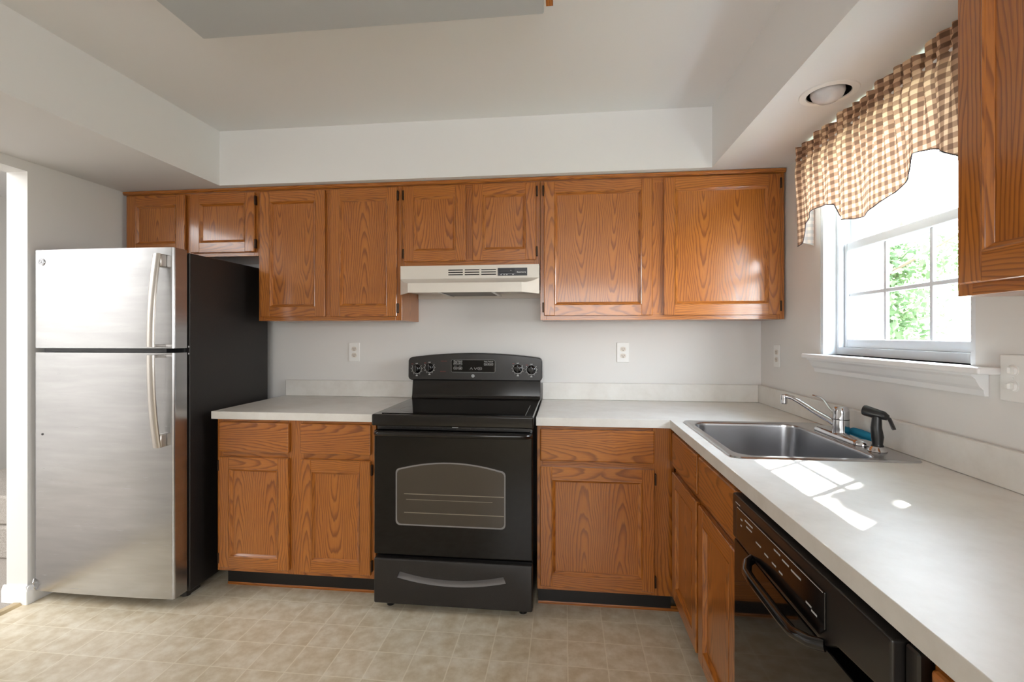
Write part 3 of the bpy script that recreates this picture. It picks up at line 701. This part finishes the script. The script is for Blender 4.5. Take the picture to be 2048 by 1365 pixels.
text('lettering', 'Kenmore', (-0.227, yU - 0.0036, 1.6275), 0.0125, WHITEP, ps)
b = MB(); b.box(-0.655, -0.385, -0.44, -0.06, HZ0 + 0.012, HZ0 + 0.018); fo = b.build('grease_filter', GRILLE, t)
for x in (-0.672, -0.385): MB().box(x, x + 0.017, -0.445, -0.05, HZ0 + 0.008, HZ0 + 0.02).build('filter_rail', CHROME, fo)

# ------------------------------------------------------------------ dishwasher
t = thing('dishwasher', 'black dishwasher built in between the sink cabinet and the end cabinet', 'dishwasher', (0.75, -1.79, 0))
dy0, dy1 = -1.456, -2.134
MB().box(0.50, 1.09, dy0, dy1, 0.05, 0.862).build('tub', BLACKS, t)
dd = MB(); dd.box(0.466, 0.50, dy0 - 0.002, dy1 + 0.03, 0.125, 0.735, 0.004, seg=2); dwd = dd.build('door', BLACKGL, t, smooth=35)
MB().box(0.478, 0.50, dy1 + 0.028, dy1 + 0.001, 0.11, 0.862, 0.003).build('side_strip', BLACKS, t)
k = MB(); k.prism([(dy0 - 0.002, 0.862), (dy0 - 0.002, 0.742), (-1.60, 0.739), (-1.93, 0.739), (-1.965, 0.762), (dy1 + 0.045, 0.775), (dy1 + 0.03, 0.79), (dy1 + 0.03, 0.862)], 0, 0.462, 0.50, 0.005)
con = k.build('control_console', BLACKS, t, smooth=35)
MB().prism([(-1.498, 0.838), (-1.50, 0.752), (-1.915, 0.752), (-1.935, 0.772), (-1.935, 0.838)], 0, 0.4585, 0.4625, 0.001).build('control_plate', BLACKG, con)
b = MB()
for yy in (-1.515, -1.53): b.box(0.4618, 0.4612, yy + 0.03, yy - 0.002, 0.842 - (0.0 if yy > -1.52 else 0.008), 0.844 - (0.0 if yy > -1.52 else 0.008))
for i, (yy, zz, l) in enumerate(((-1.53, 0.812, 0.012), (-1.53, 0.796, 0.008), (-1.56, 0.820, 0.05), (-1.57, 0.808, 0.035), (-1.63, 0.795, 0.03), (-1.68, 0.79, 0.02), (-1.72, 0.788, 0.02), (-1.755, 0.786, 0.016), (-1.73, 0.822, 0.03), (-1.77, 0.818, 0.03), (-1.81, 0.816, 0.04), (-1.87, 0.785, 0.02), (-1.89, 0.780, 0.02))):
    b.box(0.4585, 0.458, yy, yy - l, zz, zz + 0.0035)
b.box(0.4585, 0.458, -1.505, -1.93, 0.8355, 0.837)
b.build('printed_marks', SILVER, con)
hp = [(0.462, -1.60, 0.742), (0.444, -1.615, 0.738), (0.430, -1.65, 0.732)] + [(0.428, -1.65 - 0.23 * k / 6, 0.731) for k in range(1, 6)] + [(0.430, -1.88, 0.732), (0.444, -1.915, 0.738), (0.462, -1.93, 0.742)]
MB().tube(hp, 0.011, 12).build('handle', BLACKG, t, smooth=50)
MB().box(0.56, 0.60, dy0 - 0.002, dy1, 0.0, 0.11).build('toe_kick', TOE, t)

# ------------------------------------------------------------------ sink, faucet, sprayer, sponge
t = thing('sink', 'stainless single bowl drop-in sink below the window', 'sink', ((SX0 + SX1) / 2, (SY0 + SY1) / 2, 0.915))
bx0, bx1, by0, by1 = 0.548, 0.962, -1.262, -0.702
def ring3(x0, x1, y0, y1, r, z): return [(x, y, z) for x, y in rrect(x0, x1, y0, y1, r, 7)]
b = MB()
b.loops([ring3(SX0, SX1, SY0, SY1, 0.03, 0.9145), ring3(SX0 + 0.003, SX1 - 0.003, SY0 + 0.003, SY1 - 0.003, 0.028, 0.9195), ring3(SX0 + 0.010, SX1 - 0.010, SY0 + 0.010, SY1 - 0.010, 0.024, 0.9185),
         ring3(bx0 - 0.006, bx1 + 0.006, by0 - 0.006, by1 + 0.006, 0.062, 0.9175), ring3(bx0 - 0.001, bx1 + 0.001, by0 - 0.001, by1 + 0.001, 0.058, 0.914), ring3(bx0 + 0.001, bx1 - 0.001, by0 + 0.001, by1 - 0.001, 0.056, 0.905),
         ring3(bx0 + 0.006, bx1 - 0.006, by0 + 0.006, by1 - 0.006, 0.055, 0.80), ring3(bx0 + 0.012, bx1 - 0.012, by0 + 0.012, by1 - 0.012, 0.055, 0.765), ring3(bx0 + 0.03, bx1 - 0.03, by0 + 0.03, by1 - 0.03, 0.05, 0.750),
         ring3(bx0 + 0.15, bx1 - 0.15, by0 + 0.2, by1 - 0.2, 0.05, 0.746)], True, False, True)
b.build('bowl', SINKST, t, smooth=40)
MB().lathe([(0.045, 0), (0.043, 0.003), (0.03, 0.002), (0.028, 0.0005)], (0.755, -0.98, 0.7465), 2, 28).build('drain', CHROME, t, smooth=40)
FX, FY = 1.018, -0.948
t = thing('faucet', 'chrome single lever faucet on the sink ledge', 'faucet', (FX, FY, 0.9185))
p0 = rrect(FX - 0.032, FX + 0.032, FY - 0.158, FY + 0.150, 0.0315, 7); p1 = rrect(FX - 0.025, FX + 0.025, FY - 0.150, FY + 0.142, 0.0245, 7); p2 = rrect(FX - 0.010, FX + 0.010, FY - 0.134, FY + 0.128, 0.0098, 7)
MB().loops([[(x, y, 0.919) for x, y in p0], [(x, y, 0.927) for x, y in p0], [(x, y, 0.935) for x, y in p1], [(x, y, 0.938) for x, y in p2]], True, True, True).build('deck_plate', CHROME, t, smooth=60)
MB().lathe([(0.0285, 0.012), (0.027, 0.03), (0.0265, 0.062), (0.0262, 0.0635), (0.0262, 0.0655), (0.0265, 0.067), (0.0262, 0.092), (0.024, 0.106), (0.019, 0.111), (0.008, 0.112)], (FX, FY, 0.919), 2, 32).build('body', CHROME, t, smooth=40)
MB().lathe([(0.0268, 0), (0.0268, 0.0022)], (FX, FY, 0.9825), 2, 32).build('seam', RUBBER, t)
tip = Vector((0.890, -0.782, 1.045)); st = Vector((FX, FY, 0.960)); dr_ = (tip - st); hdir = Vector((dr_.x, dr_.y, 0)).normalized()
path = [st + hdir * 0.012, st + dr_ * 0.2, st + dr_ * 0.45 + Vector((0, 0, 0.003)), st + dr_ * 0.68 + Vector((0, 0, 0.010)), st + dr_ * 0.84 + Vector((0, 0, 0.012)), st + dr_ * 0.95 + Vector((0, 0, 0.006)), tip]
b = MB(); b.tube(path, [0.015, 0.0145, 0.0125, 0.0115, 0.011, 0.0105, 0.0095], 14, flat=(1.0, 0.8)); b.build('spout', CHROME, t, smooth=60)
MB().lathe([(0.0115, -0.030), (0.0125, -0.027), (0.0125, -0.004), (0.011, 0.006), (0.007, 0.008)], (tip.x, tip.y, tip.z), 2, 20).build('aerator', CHROME, t, smooth=40)
lv = [Vector((FX, FY, 1.006)) + Vector((-0.011, 0.022, -0.004)), Vector((FX - 0.018, FY + 0.046, 1.020)), Vector((FX - 0.024, FY + 0.066, 1.043)), Vector((FX - 0.031, FY + 0.087, 1.054)), Vector((FX - 0.041, FY + 0.114, 1.058))]
MB().tube(lv, [0.007, 0.006, 0.0055, 0.007, 0.006], 10, flat=(1.0, 0.5)).build('lever', CHROME, t, smooth=60)
t = thing('sink_sprayer', 'black pull-out spray head in a chrome collar at the sink ledge', 'sprayer', (1.012, -1.165, 0.9185))
c0 = Vector((1.012, -1.165, 0.919))
MB().lathe([(0.027, 0.0), (0.026, 0.004), (0.019, 0.014), (0.015, 0.017)], c0, 2, 24).build('collar', CHROME, t, smooth=40)
b = MB(); b.tube([c0 + Vector(v) for v in ((0, 0, 0.015), (0, 0, 0.022), (0.0, 0, 0.045), (-0.003, 0.001, 0.075), (-0.002, 0.0, 0.105), (0.0, 0, 0.122))], [0.018, 0.0145, 0.0175, 0.0155, 0.0135, 0.012], 18, up=(1, 0, 0))
b.tube([c0 + Vector(v) for v in ((0.020, -0.020, 0.110), (0.012, -0.012, 0.116), (-0.006, 0.006, 0.121), (-0.022, 0.026, 0.127), (-0.024, 0.029, 0.1275))], [0.009, 0.014, 0.0165, 0.0175, 0.0165], 18)
b.build('wand', RUBBER, t, smooth=50)
MB().tube([c0 + Vector(v) for v in ((0.008, -0.010, 0.124), (0.020, -0.026, 0.108), (0.026, -0.036, 0.080), (0.027, -0.038, 0.076))], [0.007, 0.0065, 0.006, 0.005], 10, flat=(1.5, 0.7)).build('trigger', RUBBER, t, smooth=50)
b = MB(); sg = []
for k in range(13):
    u = k / 12; sg.append((1.060 + 0.002 * math.sin(u * 7), -0.940 - 0.125 * u, 0.9365 + 0.003 * math.sin(u * 3.1)))
b.tube(sg, [0.015 if k in (0, 12) else 0.0175 for k in range(13)], 12, flat=(0.8, 0.95)); so = b.build('sponge', SPONGE, smooth=50)
tag(so, 'blue sponge cloth tucked behind the faucet', 'sponge')

# ------------------------------------------------------------------ gingham valance
XF = 1.028
def hem(y):
    K = [(-0.585, 1.69), (-0.612, 1.70), (-0.634, 1.785), (-0.70, 1.812), (-0.80, 1.822), (-0.872, 1.800), (-0.888, 1.752), (-0.93, 1.728), (-0.99, 1.716), (-1.06, 1.712), (-1.13, 1.722), (-1.20, 1.748), (-1.26, 1.776), (-1.295, 1.80), (-1.31, 1.832), (-1.36, 1.826), (-1.42, 1.796), (-1.47, 1.76), (-1.60, 1.70)]
    y = max(min(y, K[0][0]), K[-1][0])
    for (a, za), (b_, zb) in zip(K[:-1], K[1:]):
        if a >= y >= b_: u = (a - y) / (a - b_); return za + (zb - za) * u
    return K[-1][1]
ZT, ZP1, ZP0 = 2.126, 2.085, 2.045          # ruffle top, rod pocket
b = MB(); bm = b.bm; uvl = b.uv; plan = []
for k in range(7): plan.append((W - 0.006 - 0.058 * k / 7, -0.588 - 0.006 * math.sin(k), 0.0, 1.69 + 0.004 * k))     # return to the wall
NYY = 260
for k in range(NYY + 1): y = -0.585 - 0.935 * k / NYY; plan.append((XF, y, 1.0, hem(y)))
for k in range(1, 7): plan.append((XF + (W - 0.006 - XF) * k / 7, -1.523, 0.0, 1.70))
NZ = 34; grid = []; ulen = 0.0; prev = None
for i, (px, py, fr_, hz) in enumerate(plan):
    if prev: ulen += (Vector((px, py)) - Vector(prev)).length * 1.30
    prev = (px, py); row = []
    ph1 = 2 * math.pi * ulen / 0.19 + 1.6 * math.sin(py * 11.0); ph2 = 2 * math.pi * ulen / 0.062 + 2.4 * math.sin(py * 8.0)
    for j in range(NZ + 1):
        v = j / NZ; z = ZT + (hz - ZT) * v
        z += fr_ * ((0.007 * math.sin(ph1 * 0.7) + 0.006 * math.sin(ph2 * 0.6 + 1)) * max(0, (1 - v * 8)))
        drop = max(0.0, min(1.0, (ZP0 - z) / 0.30))
        amp_f = 0.012 * (1 - min(1, drop * 1.1)) ** 1.8 ; amp_b = 0.003 + 0.011 * drop
        inpocket = math.exp(-((z - 2.066) / 0.012) ** 2)
        off = amp_b * math.sin(ph1) + amp_f * math.sin(ph2) - 0.008 * (1 - inpocket) * (1 if z > ZP1 else 0)
        gat = -0.010 * math.exp(-((z - 2.060) / 0.03) ** 2)
        x = px - fr_ * (off + gat + 0.004 - 0.010 * drop) ; y = py + (1 - fr_) * 0.3 * off + fr_ * 0.006 * math.sin(ph2 + 1.0) * (1 - drop)
        lean = fr_ * 0.05 * drop * (0.5 + 0.5 * math.sin((py + 0.6) * 5.2))
        row.append((bm.verts.new((min(x, W - 0.004), y - lean * 0.0, z)), ulen, z))
    grid.append(row)
for i in range(len(grid) - 1):
    for j in range(NZ):
        q = (grid[i][j], grid[i][j + 1], grid[i + 1][j + 1], grid[i + 1][j]); f_ = bm.faces.new([a[0] for a in q])
        for l, a in zip(f_.loops, q): l[uvl].uv = (a[1], a[2] - a[1] * 0.04)
t = thing('window_valance', 'brown and cream gingham valance gathered above the window', 'curtain', (XF, -1.05, 2.06))
vo = b.build('cloth', GING, t, smooth=80)
edge = MB(); edge.tube([Vector(r[-1][0].co) if False else r for r in [tuple(vo.data.vertices[(i + 1) * (NZ + 1) - 1].co + Vector((XF, -1.05, 2.06))) for i in range(6, len(grid) - 6)]], 0.0018, 5)
edge.build('hem_stitching', mat('dark_thread', (62, 54, 60), 0.8), t)
b = MB(); bm = b.bm; uvl = b.uv; g2 = []
for (px, py, fr_, hz), row in zip(plan, grid):
    if fr_ < 1: continue
    q = 2 * math.pi * py / 0.11; g2.append([(bm.verts.new((XF + 0.020 + 0.004 * math.sin(q), py, z)), py * 1.3, z) for z in (2.122, 2.09, 2.066, 2.04)])
for p_, q_ in zip(g2[:-1], g2[1:]):
    for j in range(3):
        k4 = (p_[j], p_[j + 1], q_[j + 1], q_[j]); f_ = bm.faces.new([a[0] for a in k4])
        for l, a in zip(f_.loops, k4): l[uvl].uv = (a[1], a[2])
b.build('rod_pocket_back', GING, t, smooth=80)
b = MB(); b.tube([(W - 0.004, -0.598, 2.066), (XF + 0.014, -0.598, 2.066), (XF + 0.008, -0.606, 2.066), (XF + 0.008, -1.505, 2.066), (XF + 0.014, -1.513, 2.066), (W - 0.004, -1.513, 2.066)], 0.005, 8); b.build('rod', TRIM, t, smooth=60)

# ------------------------------------------------------------------ lights fixtures
t = thing('recessed_light', 'round recessed ceiling light with frosted bulb in the soffit above the window', 'light', (CL[0], CL[1], SZ))
MB().lathe([(0.0668, 0.0), (0.068, -0.004), (0.088, -0.003), (0.090, 0.0)], (CL[0], CL[1], SZ - 0.0005), 2, 48, cap0=False, cap1=False).build('trim_ring', PLATE, t, smooth=50)
MB().lathe([(0.0662, -0.001), (0.064, 0.12), (0.02, 0.13)], (CL[0], CL[1], SZ), 2, 40, cap0=False).build('baffle', RUBBER, t, smooth=40)
MB().lathe([(0.006, -0.036), (0.030, -0.031), (0.046, -0.018), (0.0525, -0.003), (0.048, 0.03), (0.02, 0.08)], (CL[0] - 0.007, CL[1] - 0.007, SZ), 2, 40).build('bulb', FROST, t, smooth=60)
t = thing('ceiling_light', 'long white fluorescent ceiling light box with wood strip at its right end', 'light', (-0.66, -1.7, CZ))
MB().box(-1.256, -0.066, -1.30, -1.90, 2.33, CZ - 0.001, 0.006, seg=3).build('diffuser', DIFF, t)
MB().prism([(-0.052, CZ - 0.001), (-0.052, 2.335), (-0.058, 2.325), (-0.036, 2.325), (-0.036, CZ - 0.001)], 1, -1.345, -1.86, grain=1).build('end_trim', OAK, t)

# ------------------------------------------------------------------ outlets
def outlet(F, a, b_, label, capped=False, hw=0.0355, hh=0.0585):
    p = F.pt(a, b_, 0); t = thing('wall_outlet', label, 'outlet', tuple(p), 'electrical outlets')
    m = MB(); F.box(m, a - hw, a + hw, b_ - hh, b_ + hh, 0.0005, 0.0055, 0.003, seg=2); m.build('cover_plate', PLATE, t)
    for s2 in (1, -1):
        cz = b_ + s2 * 0.0195
        prof = rrect(a - 0.0165, a + 0.0165, cz - 0.0135, cz + 0.0135, 0.0125, 6); m = MB()
        pts = [F.pt(x, z, 0.0052) for x, z in prof]; pts2 = [F.pt(x, z, 0.0072) for x, z in prof]
        m.loops([pts, pts2], True, True, True); so_ = m.build('receptacle', OUTL if not capped else PLATE, t)
        m = MB()
        if not capped:
            F.box(m, a - 0.0072, a - 0.0048, cz - 0.003, cz + 0.006, 0.0070, 0.0076); F.box(m, a + 0.0048, a + 0.0072, cz - 0.002, cz + 0.006, 0.0070, 0.0076)
            F.box(m, a - 0.0022, a + 0.0022, cz - 0.009, cz - 0.0045, 0.0070, 0.0076, 0.0008); m.build('slot', SLOT, so_)
        else:
            pr = [F.pt(x, z, 0.0072) for x, z in rrect(a - 0.013, a + 0.013, cz - 0.011, cz + 0.011, 0.009, 5)]
            pr2 = [F.pt(x, z, 0.0125) for x, z in rrect(a - 0.012, a + 0.012, cz - 0.010, cz + 0.010, 0.008, 5)]
            m.loops([pr, pr2], True, True, True)
            F.box(m, a - 0.003, a + 0.003, cz - 0.007, cz + 0.007, 0.0125, 0.02, 0.001); m.build('safety_cap', PLATE, so_)
    m = MB(); q = F.pt(a, b_, 0.0055); ax = 1 if F.k == 'B' else 0
    m.lathe([(0.0028, 0), (0.0024, 0.001)], q, ax, 12, -1); m.build('screw', PLATE, t)
    return t
F0 = Face('B', 0.0); FW = Face('R', W)
outlet(F0, -1.300, 1.189, 'white wall outlet left of the stove above the short counter')
outlet(F0, 0.338, 1.193, 'white wall outlet on the back wall right of the stove')
outlet(FW, -0.212, 1.186, 'white wall outlet on the window wall near the back corner')
outlet(FW, -1.532, 1.189, 'white outlet with safety caps at the right edge past the window', True)

# ------------------------------------------------------------------ outdoors
g = MB().box(W + 0.26, 30, -14, 30, -1.3, -1.2).build('ground', GRASS); struct(g)
def leaves(m, n, fn, size):
    t = bmesh.new()
    for _ in range(n):
        p = Vector(fn()); a = Vector((random.gauss(0, 1), random.gauss(0, 1), random.gauss(0, 1))).normalized()
        b_ = a.cross(Vector((random.gauss(0, 1), random.gauss(0, 1), random.gauss(0, 1)))).normalized(); s = size * random.uniform(0.7, 1.3)
        t.faces.new([t.verts.new(p + a * s), t.verts.new(p + b_ * s * 0.5), t.verts.new(p - a * s), t.verts.new(p - b_ * s * 0.5)])
    m._merge(t)
def crown_fn(cx, cy, cz, r, k=26, sq=0.8):
    C = []
    for _ in range(k):
        v = Vector((random.gauss(0, 1), random.gauss(0, 1), random.gauss(0, 1))).normalized() * r * random.uniform(0.35, 0.95); C.append((cx + v.x, cy + v.y, cz + v.z * sq))
    def f():
        q = random.choice(C); s = r * 0.2; return (random.gauss(q[0], s), random.gauss(q[1], s), random.gauss(q[2], s * 0.8))
    return f
def tree(x, y, h, r, n, m, label, size=0.09):
    t = thing('garden_tree', label, 'tree', (x, y, -1.2), 'trees outside the window')
    b = MB(); b.tube([(x, y, -1.2), (x + 0.05, y, h * 0.3), (x - 0.05, y + 0.05, h * 0.7), (x, y, h)], [0.14, 0.11, 0.08, 0.03], 9, up=(1, 0, 0))
    for k in range(6):
        a = k * 1.05; b.tube([(x, y, h * (0.2 + 0.09 * k)), (x + r * 0.5 * math.cos(a), y + r * 0.5 * math.sin(a), h * (0.34 + 0.09 * k)), (x + r * 0.8 * math.cos(a), y + r * 0.8 * math.sin(a), h * (0.42 + 0.09 * k))], [0.05, 0.03, 0.012], 6)
    b.build('trunk', BARK, t)
    c = MB(); leaves(c, n, crown_fn(x, y, h * 0.62, r), size); c.build('foliage', m, t)
tree(6.2, 7.6, 3.6, 1.9, 9000, LEAF1, 'leafy tree showing through the left panes of the window')
tree(7.6, 3.6, 3.4, 1.6, 9000, LEAF2, 'leafy tree showing through the right panes of the window')
tree(12.0, 9.2, 5.0, 2.6, 5200, LEAF1, 'pale tree farther off, seen between the nearer two through the window')
# the tree that shades part of the window from the sun
t = thing('garden_tree', 'tall tree beside the house whose crown shades the window', 'tree', (4.9, 3.2, -1.2), 'trees outside the window')
b = MB(); b.tube([(4.9, 3.2, -1.2), (4.9, 3.15, 2.0), (4.8, 3.1, 4.2), (4.7, 3.1, 7.0)], [0.16, 0.13, 0.09, 0.04], 9, up=(1, 0, 0))
b.tube([(4.8, 3.1, 3.6), (4.2, 1.7, 4.05), (3.72, 1.05, 4.10), (3.6, 0.6, 4.09)], [0.05, 0.035, 0.02, 0.01], 7); b.build('trunk', BARK, t)
c = MB()
def slab():
    return (random.uniform(3.55, 3.85), random.uniform(0.62, 1.45), 0.0)
def low():
    x = random.uniform(3.6, 3.85); k = x - 1.195; y = random.uniform(-1.30, -0.62) + 0.82 * k; z = random.uniform(1.33, 1.395) + 1.09 * k; return (x, y, z)
def third():
    x = random.uniform(3.6, 3.85); k = x - 1.195; y = random.uniform(-1.37, -1.16) + 0.82 * k; z = random.uniform(1.40, 1.545) + 1.09 * k; return (x, y, z)
def high():
    x = random.uniform(3.5, 4.3); k = x - 1.195; y = random.uniform(-1.6, -0.4) + 0.82 * k; z = random.uniform(1.70, 2.25) + 1.09 * k; return (x, y, z)
leaves(c, 800, low, 0.034); leaves(c, 500, third, 0.034); leaves(c, 5200, high, 0.06); leaves(c, 3000, crown_fn(4.6, 3.1, 7.4, 1.3), 0.08)
c.build('foliage', LEAF2, t)
